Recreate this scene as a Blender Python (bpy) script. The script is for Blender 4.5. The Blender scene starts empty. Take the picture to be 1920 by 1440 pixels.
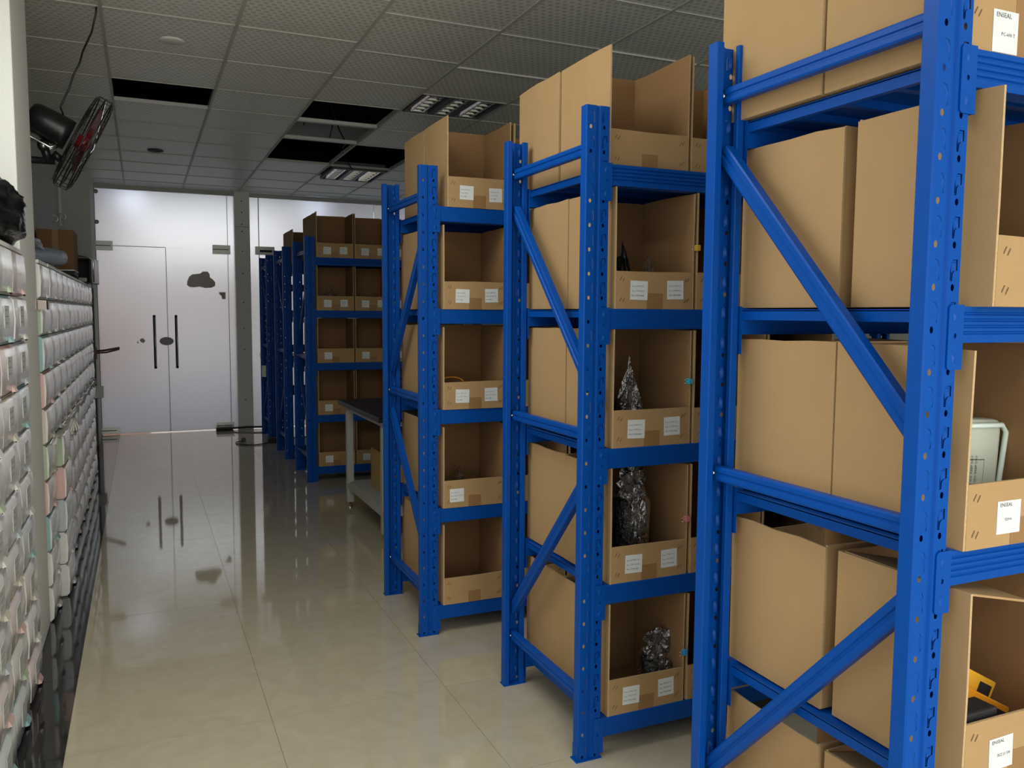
import bpy, bmesh, math, random
from mathutils import Vector, Matrix
from mathutils.geometry import tessellate_polygon
random.seed(7)
S = bpy.context.scene
COL = S.collection

# ------------------------------------------------------------------ camera
F_PX, YAW, PITCH, ROLL, CAMH = 1553.557, 0.419475, 0.0845018, 0.0066006, 1.390041
fw = Vector((math.sin(YAW)*math.cos(PITCH), math.cos(YAW)*math.cos(PITCH), -math.sin(PITCH)))
rt = Vector((math.cos(YAW), -math.sin(YAW), 0)); up = rt.cross(fw)
r2 = rt*math.cos(ROLL)+up*math.sin(ROLL); u2 = -rt*math.sin(ROLL)+up*math.cos(ROLL)
cam = bpy.data.cameras.new('camera'); camo = bpy.data.objects.new('camera', cam); COL.objects.link(camo)
camo.matrix_world = Matrix(((r2.x, u2.x, -fw.x, 0), (r2.y, u2.y, -fw.y, 0), (r2.z, u2.z, -fw.z, CAMH), (0, 0, 0, 1)))
cam.sensor_width = 36; cam.lens = F_PX/1920*36; cam.clip_start = .02; cam.clip_end = 200
S.camera = camo

# ------------------------------------------------------------------ light and exposure
S.view_settings.view_transform = 'Standard'; S.view_settings.look = 'None'
S.view_settings.gamma = 1; S.view_settings.use_curve_mapping = False
S.view_settings.exposure = 0.0
W = bpy.data.worlds.new('overcast_sky'); S.world = W; W.use_nodes = True
bg = W.node_tree.nodes['Background']; bg.inputs[0].default_value = (.93, .96, 1.0, 1); bg.inputs[1].default_value = .78
S.cycles.use_denoising = True
try: S.cycles.denoiser = 'OPENIMAGEDENOISE'
except Exception: pass
S.cycles.max_bounces = 10; S.cycles.diffuse_bounces = 6; S.cycles.glossy_bounces = 5
S.cycles.transmission_bounces = 6; S.cycles.transparent_max_bounces = 8
S.cycles.sample_clamp_indirect = 6; S.cycles.caustics_reflective = False

def area(name, loc, rot, sx, sy, power, col, portal=False):
    l = bpy.data.lights.new(name, 'AREA'); l.shape = 'RECTANGLE'; l.size = sx; l.size_y = sy; l.energy = power; l.color = col
    if portal: l.cycles.is_portal = True
    o = bpy.data.objects.new(name, l); COL.objects.link(o); o.location = loc; o.rotation_euler = rot
    return o
PI = math.pi
# daylight entering through the shop window behind the camera; added fill and glow lights
area('window_daylight', (1.4, -2.33, 1.45), (PI/2, 0, 0), 3.8, 2.4, 100, (1.0, .97, .92))
area('side_fill_light', (-.66, .05, 1.62), (PI/2, 0, -PI/2), 4.0, 1.9, 14, (1.0, .98, .95))  # side fill added to light the aisle faces of the racks
area('outside_glow_light', (1.15, 15.2, 2.75), (math.radians(-82), 0, 0), 2.6, 1.0, 22, (.90, .95, 1.0))  # bright panel added outside for the glow in the frosted glass

sl = bpy.data.lights.new('sun', 'SUN'); sl.energy = 3.3; sl.angle = math.radians(3); sl.color = (1.0, .96, .90)
so = bpy.data.objects.new('sun', sl); COL.objects.link(so); so.rotation_euler = Vector((.6, -.45, .66)).to_track_quat('Z', 'Y').to_euler()
# unseen ceiling lights added as fill for the floor and aisle
area('ceiling_fill_light', (.05, 2.3, 2.74), (0, 0, 0), 1.1, 1.1, 25, (1.0, .98, .94))
for lx, ly in ((.35, -.9), (-.1, -1.8)):
    area('ceiling_fill_light', (lx, ly, 2.74), (0, 0, 0), .5, .45, 20, (1.0, .98, .94)).data.spread = math.radians(130)
# ------------------------------------------------------------------ materials
MATS = {}
def mat(name, col, rough=.5, metal=0, spec=.5, noise=0, nscale=20, bump=0, bscale=60, trans=0, alpha=1, coat=0):
    m = bpy.data.materials.new(name); m.use_nodes = True; nt = m.node_tree; b = nt.nodes['Principled BSDF']
    b.inputs['Base Color'].default_value = (*col, 1); b.inputs['Roughness'].default_value = rough
    b.inputs['Metallic'].default_value = metal; b.inputs['Specular IOR Level'].default_value = spec
    b.inputs['Transmission Weight'].default_value = trans; b.inputs['Alpha'].default_value = alpha
    b.inputs['Coat Weight'].default_value = coat
    tc = nt.nodes.new('ShaderNodeTexCoord')
    if noise:
        n = nt.nodes.new('ShaderNodeTexNoise'); n.inputs['Scale'].default_value = nscale; n.inputs['Detail'].default_value = 4
        nt.links.new(tc.outputs['Object'], n.inputs['Vector'])
        r = nt.nodes.new('ShaderNodeMapRange'); r.inputs['To Min'].default_value = 1-noise; r.inputs['To Max'].default_value = 1+noise
        nt.links.new(n.outputs['Fac'], r.inputs['Value'])
        v = nt.nodes.new('ShaderNodeVectorMath'); v.operation = 'SCALE'; v.inputs[0].default_value = col
        nt.links.new(r.outputs[0], v.inputs['Scale']); nt.links.new(v.outputs[0], b.inputs['Base Color'])
    if bump:
        n = nt.nodes.new('ShaderNodeTexNoise'); n.inputs['Scale'].default_value = bscale; n.inputs['Detail'].default_value = 3
        nt.links.new(tc.outputs['Object'], n.inputs['Vector'])
        bp = nt.nodes.new('ShaderNodeBump'); bp.inputs['Strength'].default_value = bump; bp.inputs['Distance'].default_value = .01
        nt.links.new(n.outputs['Fac'], bp.inputs['Height']); nt.links.new(bp.outputs[0], b.inputs['Normal'])
    MATS[name] = m; return m
BLUE = mat('blue_powder_coat', (.001, .066, .345), .40, spec=.16, noise=.06, nscale=40)
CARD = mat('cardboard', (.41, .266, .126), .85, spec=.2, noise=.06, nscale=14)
CARDIN = mat('cardboard_inside_shaded', (.27, .155, .07), .88, spec=.15, noise=.05, nscale=14)  # darker copy of cardboard, shade inside the boxes put into its colour
CUT = mat('cardboard_cut_edge', (.50, .36, .20), .9, spec=.1, noise=.25, nscale=180)
TAPE = mat('brown_tape', (.30, .17, .07), .35, spec=.5)
STAPLE = mat('staple_holes', (.14, .08, .04), .6)
LABEL = mat('label_paper', (.72, .75, .75), .6)
INK = mat('label_ink', (.10, .11, .12), .7)
WHITE = mat('white_paint', (.78, .80, .75), .75, noise=.03, nscale=3)
GREYW = mat('grey_wall_paint', (.55, .57, .53), .8, noise=.04, nscale=3)
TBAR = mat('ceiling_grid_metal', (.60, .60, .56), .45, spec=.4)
TBARD = mat('ceiling_grid_dull', (.48, .485, .44), .6)
VOID = mat('void_shade', (.015, .015, .016), .9)  # near-black colour stands in for the unlit space above the ceiling
BLACK = mat('black_plastic', (.010, .010, .011), .35)
BLACKM = mat('black_matte', (.012, .012, .013), .7)
REDP = mat('dark_red_plastic', (.22, .012, .012), .35)
CHROME = mat('chrome', (.75, .75, .74), .22, metal=1)
WIRE = mat('cage_wire', (.03, .03, .03), .35, metal=.6)
STEEL = mat('brushed_steel', (.42, .42, .38), .38, metal=.7)
GREYM = mat('grey_frame_metal', (.40, .41, .38), .5)
BTOP = mat('black_table_top', (.012, .012, .013), .4)
POST = mat('beige_board', (.76, .74, .66), .7, noise=.05, nscale=6)
BAG = mat('black_bin_bag', (.006, .006, .007), .22, bump=.8, bscale=14)
BLUEBAG = mat('pale_blue_plastic', (.36, .44, .52), .4, bump=.3, bscale=25)
FOIL = mat('silver_foil_wrap', (.30, .29, .28), .18, metal=.85, bump=1.0, bscale=60)
def film_mat():
    m = bpy.data.materials.new('clear_film'); m.use_nodes = True; nt = m.node_tree
    for n in list(nt.nodes): nt.nodes.remove(n)
    out = nt.nodes.new('ShaderNodeOutputMaterial'); tr = nt.nodes.new('ShaderNodeBsdfTransparent'); gl = nt.nodes.new('ShaderNodeBsdfGlossy')
    gl.inputs['Roughness'].default_value = .12; gl.inputs['Color'].default_value = (.95, .95, .95, 1)
    tc = nt.nodes.new('ShaderNodeTexCoord'); n = nt.nodes.new('ShaderNodeTexNoise'); n.inputs['Scale'].default_value = 35; n.inputs['Detail'].default_value = 3; n.inputs['Distortion'].default_value = 1.5
    bp = nt.nodes.new('ShaderNodeBump'); bp.inputs['Strength'].default_value = 1; bp.inputs['Distance'].default_value = .02
    fr = nt.nodes.new('ShaderNodeFresnel'); fr.inputs[0].default_value = 1.45; mx = nt.nodes.new('ShaderNodeMixShader')
    nt.links.new(tc.outputs['Object'], n.inputs[0]); nt.links.new(n.outputs['Fac'], bp.inputs['Height']); nt.links.new(bp.outputs[0], gl.inputs['Normal']); nt.links.new(bp.outputs[0], fr.inputs['Normal'])
    nt.links.new(fr.outputs[0], mx.inputs[0]); nt.links.new(tr.outputs[0], mx.inputs[1]); nt.links.new(gl.outputs[0], mx.inputs[2]); nt.links.new(mx.outputs[0], out.inputs[0])
    return m
CLEAR = film_mat()
TUB = mat('translucent_tub', (.62, .66, .55), .3, alpha=.80)
TUBR = mat('translucent_tub_rim', (.66, .78, .70), .3)
ORANGE = mat('orange_strip', (.75, .30, .015), .45)
YELLOW = mat('yellow_strip', (.80, .42, .03), .45)
RUST = mat('rusty_trim', (.13, .09, .06), .7, noise=.4, nscale=30)
STRING = mat('white_string', (.60, .58, .53), .8)
LOUV = mat('louvre_reflector', (.80, .80, .78), .15, metal=1)
LBASE = mat('lamp_housing', (.10, .11, .12), .5)

def floor_mat(name, base, dark, rough, spec):
    m = bpy.data.materials.new(name); m.use_nodes = True; nt = m.node_tree; b = nt.nodes['Principled BSDF']
    g = nt.nodes.new('ShaderNodeNewGeometry')
    n = nt.nodes.new('ShaderNodeTexNoise'); n.inputs['Scale'].default_value = 9; n.inputs['Detail'].default_value = 8; n.inputs['Distortion'].default_value = 1.2
    r = nt.nodes.new('ShaderNodeValToRGB'); r.color_ramp.elements[0].position = .35; r.color_ramp.elements[1].position = .7
    r.color_ramp.elements[0].color = (*dark, 1); r.color_ramp.elements[1].color = (*base, 1)
    nt.links.new(g.outputs['Position'], n.inputs['Vector']); nt.links.new(n.outputs['Fac'], r.inputs[0]); nt.links.new(r.outputs[0], b.inputs['Base Color'])
    b.inputs['Roughness'].default_value = rough; b.inputs['IOR'].default_value = 1.85
    return m
TILE = floor_mat('polished_beige_tile', (.50, .45, .33), (.46, .41, .295), .045, 1.0)
STRIP = floor_mat('polished_black_stone', (.016, .016, .018), (.006, .006, .007), .06, .75)
GROUT = mat('tile_grout', (.12, .105, .08), .8)

def ceil_mat():
    m = bpy.data.materials.new('patterned_ceiling_panel'); m.use_nodes = True; nt = m.node_tree; b = nt.nodes['Principled BSDF']
    g = nt.nodes.new('ShaderNodeNewGeometry')
    mp = nt.nodes.new('ShaderNodeMapping'); mp.inputs['Rotation'].default_value = (0, 0, math.radians(0)); mp.inputs['Scale'].default_value = (1, 1, 0)
    br = nt.nodes.new('ShaderNodeTexBrick'); br.inputs['Scale'].default_value = 1
    br.inputs['Color1'].default_value = (.56, .57, .51, 1); br.inputs['Color2'].default_value = (.51, .52, .465, 1); br.inputs['Mortar'].default_value = (.76, .77, .70, 1)
    br.inputs['Mortar Size'].default_value = .0095; br.inputs['Mortar Smooth'].default_value = .2
    br.inputs['Brick Width'].default_value = .037; br.inputs['Row Height'].default_value = .037; br.offset = .5
    nt.links.new(g.outputs['Position'], mp.inputs[0]); nt.links.new(mp.outputs[0], br.inputs['Vector'])
    nt.links.new(br.outputs['Color'], b.inputs['Base Color'])
    bp = nt.nodes.new('ShaderNodeBump'); bp.inputs['Strength'].default_value = .5; bp.inputs['Distance'].default_value = .002
    nt.links.new(br.outputs['Fac'], bp.inputs['Height']); nt.links.new(bp.outputs[0], b.inputs['Normal'])
    b.inputs['Roughness'].default_value = .42; b.inputs['Specular IOR Level'].default_value = .5
    return m
CEIL = ceil_mat()

def frost_mat(name, tint, rough, wt):
    m = bpy.data.materials.new(name); m.use_nodes = True; nt = m.node_tree
    for n in list(nt.nodes): nt.nodes.remove(n)
    out = nt.nodes.new('ShaderNodeOutputMaterial')
    tr = nt.nodes.new('ShaderNodeBsdfTranslucent'); tr.inputs[0].default_value = (*tint, 1)
    rf = nt.nodes.new('ShaderNodeBsdfRefraction'); rf.inputs['Color'].default_value = (*tint, 1); rf.inputs['Roughness'].default_value = rough; rf.inputs['IOR'].default_value = 1.4
    gl = nt.nodes.new('ShaderNodeBsdfGlossy'); gl.inputs['Roughness'].default_value = .3; gl.inputs['Color'].default_value = (.5, .5, .5, 1)
    m1 = nt.nodes.new('ShaderNodeMixShader'); m1.inputs[0].default_value = wt
    m2 = nt.nodes.new('ShaderNodeMixShader'); m2.inputs[0].default_value = .07
    nt.links.new(rf.outputs[0], m1.inputs[1]); nt.links.new(tr.outputs[0], m1.inputs[2])
    nt.links.new(m1.outputs[0], m2.inputs[1]); nt.links.new(gl.outputs[0], m2.inputs[2]); nt.links.new(m2.outputs[0], out.inputs[0])
    return m
FROST = frost_mat('frosted_film_glass', (.85, .845, .835), .42, .40)

def drawer_mat(name, col):
    m = mat(name, col, .17, spec=1.0, noise=.08, nscale=9, bump=.05, bscale=9, coat=.2)
    return m
DCOL = {'white': (.66, .66, .62), 'green': (.42, .50, .36), 'teal': (.30, .48, .48), 'pink': (.66, .45, .41), 'cream': (.60, .56, .47), 'grey': (.46, .50, .52)}
DB = {k: mat('drawer_frame_'+k, v, .4) for k, v in DCOL.items()}
DF = {k: drawer_mat('drawer_front_'+k, tuple(.30*c+.70*w for c, w in zip(v, (.86, .84, .82)))) for k, v in DCOL.items()}

# ------------------------------------------------------------------ helpers
def link(name, me, parent=None, loc=(0, 0, 0), rot=(0, 0, 0)):
    o = bpy.data.objects.new(name, me); COL.objects.link(o)
    o.location = loc; o.rotation_euler = rot
    if parent: o.parent = parent
    return o
class MB:
    def __init__(s): s.v = []; s.f = []; s.m = []; s.smooth = []
    def add(s, vs, fs, mi=0, sm=False):
        b = len(s.v); s.v += [tuple(v) for v in vs]; s.f += [tuple(b+i for i in f) for f in fs]; s.m += [mi]*len(fs); s.smooth += [sm]*len(fs)
    def box(s, x0, x1, y0, y1, z0, z1, mi=0, M=None):
        vs = [Vector(p) for p in [(x0,y0,z0),(x1,y0,z0),(x1,y1,z0),(x0,y1,z0),(x0,y0,z1),(x1,y0,z1),(x1,y1,z1),(x0,y1,z1)]]
        if M: vs = [M@v for v in vs]
        s.add(vs, [(0,3,2,1),(4,5,6,7),(0,1,5,4),(1,2,6,5),(2,3,7,6),(3,0,4,7)], mi)
    def extr(s, prof, a, b, U, V, mi=0, closed=True, sm=False, caps=True):
        """sweep 2D profile (along axes U,V) from point a to b"""
        a, b, U, V = Vector(a), Vector(b), Vector(U), Vector(V); n = len(prof)
        vs = [a+U*p[0]+V*p[1] for p in prof]+[b+U*p[0]+V*p[1] for p in prof]
        fs = [(i, (i+1) % n, n+(i+1) % n, n+i) for i in range(n if closed else n-1)]
        if closed and caps: fs += [tuple(range(n))[::-1], tuple(range(n, 2*n))]
        s.add(vs, fs, mi, sm)
    def tube(s, pts, r, n=6, mi=0, closed=False, sm=True):
        pts = [Vector(p) for p in pts]; m = len(pts); vs = []
        ref = None
        for i, p in enumerate(pts):
            a = pts[i-1] if (i or closed) else pts[0]; b = pts[(i+1) % m] if (i < m-1 or closed) else pts[-1]
            d = (b-a).normalized()
            if ref is None: ref = Vector((0, 0, 1)) if abs(d.z) < .9 else Vector((1, 0, 0))
            U = d.cross(ref)
            if U.length < 1e-4: U = d.cross(Vector((1, .1, 0)))
            U.normalize(); V = U.cross(d); ref = V
            rr = r[i] if isinstance(r, (list, tuple)) else r
            vs += [p+(U*math.cos(2*PI*k/n)+V*math.sin(2*PI*k/n))*rr for k in range(n)]
        fs = []
        for i in range(m if closed else m-1):
            j = (i+1) % m
            fs += [(i*n+k, i*n+(k+1) % n, j*n+(k+1) % n, j*n+k) for k in range(n)]
        if not closed: fs += [tuple(range(n))[::-1], tuple((m-1)*n+k for k in range(n))]
        s.add(vs, fs, mi, sm)
    def lathe(s, prof, c, A, n=24, mi=0, sm=True):
        """prof list of (r, h) about axis A through c"""
        A = Vector(A).normalized(); U = A.cross(Vector((0, 1, 0)) if abs(A.y) < .9 else Vector((1, 0, 0))).normalized(); V = A.cross(U); c = Vector(c); vs = []
        for r, h in prof: vs += [c+A*h+(U*math.cos(2*PI*k/n)+V*math.sin(2*PI*k/n))*r for k in range(n)]
        fs = [(i*n+k, i*n+(k+1) % n, (i+1)*n+(k+1) % n, (i+1)*n+k) for i in range(len(prof)-1) for k in range(n)]
        s.add(vs, fs, mi, sm)
    def mesh(s, name, mats):
        me = bpy.data.meshes.new(name); me.from_pydata(s.v, [], s.f)
        for m in (mats if isinstance(mats, (list, tuple)) else [mats]): me.materials.append(m)
        me.polygons.foreach_set('material_index', s.m); me.polygons.foreach_set('use_smooth', s.smooth); me.update()
        return me
    def obj(s, name, mats, parent=None, loc=(0, 0, 0), rot=(0, 0, 0), fix=True):
        me = s.mesh(name, mats)
        if fix:
            bm = bmesh.new(); bm.from_mesh(me); bmesh.ops.recalc_face_normals(bm, faces=bm.faces); bm.to_mesh(me); bm.free()
        return link(name, me, parent, loc, rot)
def boxobj(name, x0, x1, y0, y1, z0, z1, m, parent=None, bev=0):
    b = MB(); b.box(x0, x1, y0, y1, z0, z1); o = b.obj(name, m, parent)
    if bev: bevel(o, bev)
    return o
def bevel(o, w, seg=2):
    bm = bmesh.new(); bm.from_mesh(o.data)
    bmesh.ops.bevel(bm, geom=bm.edges[:], offset=w, segments=seg, affect='EDGES', profile=.5)
    bm.to_mesh(o.data); bm.free()
def thing(name, label, cat, loc=(0, 0, 0), rz=0, group=None):
    o = bpy.data.objects.new(name, None); COL.objects.link(o); o.location = loc; o.rotation_euler = (0, 0, rz)
    o['label'] = label; o['category'] = cat
    if group: o['group'] = group
    return o
def tag(o, label, cat, group=None):
    o['label'] = label; o['category'] = cat
    if group: o['group'] = group
    return o
def struct(o): o['kind'] = 'structure'; return o
def stuff(o): o['kind'] = 'stuff'; return o

# ------------------------------------------------------------------ room shell
XL, XR, YB, YG, ZC = -.72, 5.2, -2.4, 10.3, 2.785
ZS = 3.35
fl = struct(boxobj('floor', XL-.1, XR+.1, YB-.1, YG+.15, -.06, -.002, GROUT))
TS = .628; G = .0007
def tile_mesh(name, sx, sy, m, th=.002):
    b = MB(); t = .0001
    b.box(G, sx-G, G, sy-G, -th, 0)
    me = b.mesh(name, m); return me
tm = tile_mesh('tile', TS, TS, TILE); ts = tile_mesh('stone_slab', .46, TS, STRIP)
y = 2.83-TS*8
while y < YG-.02:
    x = -.26
    while x < XR:
        link('tile', tm, fl, (x, y, 0)); x += TS
    link('stone_slab', ts, fl, (XL, y, 0)); y += TS
wl = MB(); wl.box(XL-.12, XL, 2.1, YG+.12, 0, ZS); wl.box(XL-.12, XL, YB-.1, -2.0, 0, ZS); wl.box(XL-.12, XL, -2.0, 2.1, 0, .62); wl.box(XL-.12, XL, -2.0, 2.1, 2.62, ZS)
struct(wl.obj('wall_left', GREYW))
wl = MB()
for (a, b_, c, d) in ((-2.0, 2.1, .62, .67), (-2.0, 2.1, 2.57, 2.62), (-2.0, -1.95, .67, 2.57), (2.05, 2.1, .67, 2.57), (.03, .07, .67, 2.57)): wl.box(XL-.09, XL-.04, a, b_, c, d)
struct(wl.obj('added_side_window', WHITE))  # unseen window frame, made up to go with the side fill
struct(boxobj('wall_right', XR, XR+.12, YB-.1, YG+.12, 0, ZS, GREYW))
wb = MB()
wb.box(XL, -.55, YB-.12, YB, 0, ZS); wb.box(3.35, XR, YB-.12, YB, 0, ZS); wb.box(-.55, 3.35, YB-.12, YB, 0, .2); wb.box(-.55, 3.35, YB-.12, YB, 2.65, ZS)
struct(wb.obj('wall_back', WHITE))
wf = MB(); f_ = .05
for (a, b_, c, d) in ((-.55, 3.35, .2, .25), (-.55, 3.35, 2.6, 2.65), (-.55, -.5, .25, 2.6), (3.3, 3.35, .25, 2.6), (1.38, 1.42, .25, 2.6)): wf.box(a, b_, YB-.09, YB-.04, c, d)
win = struct(wf.obj('window_1', WHITE))
wall_front = MB(); wall_front.box(XL-.1, XR, YG-.03, YG+.1, ZC+.03, ZS)
struct(wall_front.obj('wall_front', VOID))  # painted near black so the space over the panels looks unlit
struct(boxobj('wall_partition', 3.4, XR, YG-.03, YG+.1, 0, ZC+.03, GREYW))
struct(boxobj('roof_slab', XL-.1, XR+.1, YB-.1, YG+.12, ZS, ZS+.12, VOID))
struct(boxobj('trim_1', XL, XL+.31, 3.62, 4.11, 0, ZS, WHITE, bev=.006)).name = 'column_left'
struct(boxobj('trim_2', XL, -.445, 9.5, YG-.02, 0, ZC+.02, GREYW)).name = 'pilaster_left'

# ceiling grid and panels
XS = [XL, -.135, .465, 1.067, 1.67, 2.273, 2.876, 3.479, 4.082, 4.685, XR]
def ys_for(i):
    if i < 3: return [-1.9, -1.27, -.64, -.01, .62, 1.25, 1.88, 2.5, 3.13, 3.75, 4.38, 5.0, 5.645, 6.2, 6.88, 7.49, 8.13, 8.68, 9.29, 9.9, YG]
    if i == 3: return [-1.75, -1.12, -.49, .14, .77, 1.4, 2.03, 2.66, 3.28, 3.9, 4.5, 5.07, 5.66, 6.28, 6.93, 8.02, 8.6, 9.2, 9.8, YG]
    return [-1.73, -1.1, -.47, .16, .79, 1.42, 2.05, 2.68, 3.31, 3.94, 4.56, 5.2, 5.73, 6.32, 6.98, 8.07, 8.68, 9.3, 9.9, YG]
OPEN = {(1, 12), (3, 12), (3, 13), (3, 14), (4, 14), (4, 11), (4, 15)}
ceil = MB()
for x in XS[1:-1]: ceil.box(x-.008, x+.008, YB, YG, ZC-.002, ZC+.03)
ceil.box(XL, XL+.02, YB, YG, ZC-.002, ZC+.03)
ceil = struct(ceil.obj('ceiling', TBARD))
pc = {}
for i in range(len(XS)-1):
    ys = ys_for(i)
    for j in range(len(ys)-1):
        w, d = XS[i+1]-XS[i]-.016, ys[j+1]-ys[j]-.006
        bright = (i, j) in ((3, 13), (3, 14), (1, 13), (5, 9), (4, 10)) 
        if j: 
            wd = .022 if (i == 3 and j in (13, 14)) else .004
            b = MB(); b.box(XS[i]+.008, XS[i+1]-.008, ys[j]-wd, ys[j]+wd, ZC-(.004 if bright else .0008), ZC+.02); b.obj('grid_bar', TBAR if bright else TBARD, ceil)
        if (i, j) in OPEN: continue
        key = (round(w, 3), round(d, 3))
        if key not in pc:
            b = MB(); sag = .004
            n = 4; vs = []; fs = []
            for a in range(n+1):
                for c in range(n+1):
                    u, v = a/n, c/n; vs.append((u*w, v*d, .004-sag*16*u*(1-u)*v*(1-v)))
            fs = [(a*(n+1)+c, a*(n+1)+c+1, (a+1)*(n+1)+c+1, (a+1)*(n+1)+c) for a in range(n) for c in range(n)]
            b.add(vs, fs, 0, True); b.box(0, w, 0, d, .0045, .012)
            pc[key] = b.mesh('ceiling_panel', CEIL)
        link('ceiling_panel', pc[key], ceil, (XS[i]+.008, ys[j]+.003, ZC), (0, 0, 0))
# things in the void above the missing panels
b = MB(); b.box(1.1, 2.0, 7.6, 7.7, 2.935, 3.07); struct(b.obj('duct_panel', mat('duct_grey', (.42, .42, .44), .5), ceil))
wires = MB()
for k in range(9):
    x, yy = random.uniform(1.2, 2.1), random.uniform(5.9, 7.9)
    wires.tube([(x, yy, ZS), (x+.03, yy+.02, ZC+.3), (x-.02, yy, ZC+.1+.1*random.random())], .004, 4)
wires.tube([(1.66, 7.6, ZS-.1), (1.72, 7.8, ZC+.1), (1.83, 7.95, ZC+.02), (1.9, 8.1, ZC-.01)], .007, 5)
wires.tube([(1.35, 6.6, ZC+.3), (1.5, 6.8, ZC+.06), (1.62, 7.1, ZC+.03), (1.7, 7.6, ZC+.09)], .006, 5)
wires.tube([(1.5, 5.9, ZS), (1.52, 5.95, ZC+.12)], .005, 5)
stuff(tag(wires.obj('hanging_wires', BLACKM), 'dark electrical wires dangling in the gaps where ceiling panels are missing', 'wires'))

def light(name, x0, x1, y0, y1, z, label, tilt=0):
    t = thing(name, label, 'ceiling light', (x0, y0, z), 0, 'louvred ceiling lights'); t.rotation_euler = (tilt, 0, 0)
    w, d = x1-x0, y1-y0
    h = MB(); h.box(0, w, 0, .012, 0, .07); h.box(0, w, d-.012, d, 0, .07); h.box(0, .012, 0, d, 0, .07); h.box(w-.012, w, 0, d, 0, .07); h.box(0, w, 0, d, .07, .075)
    h.box(.18, .22, .012, d-.012, .0, .07); h.box(w-.22, w-.18, .012, d-.012, 0, .07)
    for a in (.10, w/2-.0, w-.10): pass
    h.obj('housing', LBASE, t)
    for a in (.0, 1, 2):
        cx = .095+a*(w-.19)/2
        l = MB()
        for s in (-1, 1): l.extr([(0, 0), (.012*s, 0), (.045*s, .05), (.04*s, .05)], (cx+s*.035, .015, .004), (cx+s*.035, d-.015, .004), (1, 0, 0), (0, 0, 1))
        l.obj('reflector', LOUV, t)
        for k in range(6):
            yy = .04+k*(d-.08)/5; s_ = MB(); s_.extr([(-.003, 0), (.003, 0), (.012, .045), (-.012, .045)], (cx-.05, yy, .003), (cx+.05, yy, .003), (0, 1, 0), (0, 0, 1)); s_.obj('louvre', LOUV, t)
        tb = MB(); tb.tube([(cx, .03, .055), (cx, d-.03, .055)], .013, 8); tb.obj('tube', WHITE, t)
    return t
light('ceiling_light', 1.70, 2.25, 5.215, 5.715, ZC+.003, 'grey louvred three-tube ceiling light flush in the grid, nearer one')
light('ceiling_light', 1.72, 2.25, 8.15, 8.75, ZC-.01, 'louvred three-tube ceiling light hanging crooked beside the missing panels', math.radians(-1.2))
for lx, ly in ((.35, -.9), (-.1, -1.8), (.05, 2.3)):
    b = MB(); b.box(lx-.26, lx+.26, ly-.24, ly+.24, ZC-.01, ZC+.01); struct(b.obj('fill_lamp_panel', WHITE, ceil))  # unseen panels added above the ceiling fill lights
b = MB(); b.lathe([(0, -.006), (.05, -.008), (.062, -.003), (.062, .001)], (.181, 4.743, ZC-.002), (0, 0, 1), 28); tag(b.obj('ceiling_speaker', WHITE), 'round white speaker grille flush in a ceiling panel', 'speaker')
b = MB(); b.lathe([(0, .0), (.052, .0), (.062, -.004), (.066, .001)], (.15, 7.965, ZC-.004), (0, 0, 1), 24); tag(b.obj('downlight_hole', BLACKM), 'dark round downlight hole in a ceiling panel near the doors', 'downlight')

# ------------------------------------------------------------------ frosted glass wall
GY = YG
def pane(name, x0, x1, z0, z1, y=GY, parent=None):
    b = MB(); b.box(x0, x1, y, y+.010, z0, z1); o = b.obj(name, FROST, parent); return o
gw = struct(bpy.data.objects.new('wall_glass', None)); COL.objects.link(gw)
pane('transom_pane', -.452, .938, 2.118, ZC-.045, parent=gw)
pane('side_pane', .942, 1.02, .012, ZC-.045, parent=gw)
pane('side_pane', 1.188, 1.29, .012, ZC-.045, parent=gw)
pane('transom_pane', 1.298, 2.68, 2.118, ZC-.045, parent=gw)
pane('door_pane', 1.298, 1.985, .012, 2.112, parent=gw); pane('door_pane', 1.993, 2.68, .012, 2.112, parent=gw)
pane('side_pane', 2.688, 3.4, .012, ZC-.045, parent=gw)
b = MB(); b.box(-.455, 1.02, GY-.03, GY+.04, ZC-.048, ZC+.0); b.obj('head_channel', mat('channel_beige', (.40, .40, .34), .5), gw)
b = MB(); b.box(1.19, 3.4, GY-.02, GY+.03, ZC-.05, ZC-.0); b.obj('head_channel', TBARD, gw)
b = MB(); b.box(-.455, -.44, GY-.01, GY+.03, 0, ZC-.03); b.obj('edge_channel', RUST, gw)
cp = struct(boxobj('pillar_glass_wall', 1.02, 1.188, GY-.05, GY+.10, 0, ZC+.02, POST, bev=.004))
sc = MB()
for z in (2.68, 2.55, 2.41, 2.33, 2.1, 1.84, 1.5, 1.2, .95, .35): sc.lathe([(0, -.004), (.006, -.003), (.008, 0)], (1.10, GY-.05, z), (0, 1, 0), 8)
sc.box(1.021, 1.187, GY-.0515, GY-.05, 2.38, 2.384)
sc.obj('screw', RUST, cp)
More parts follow.
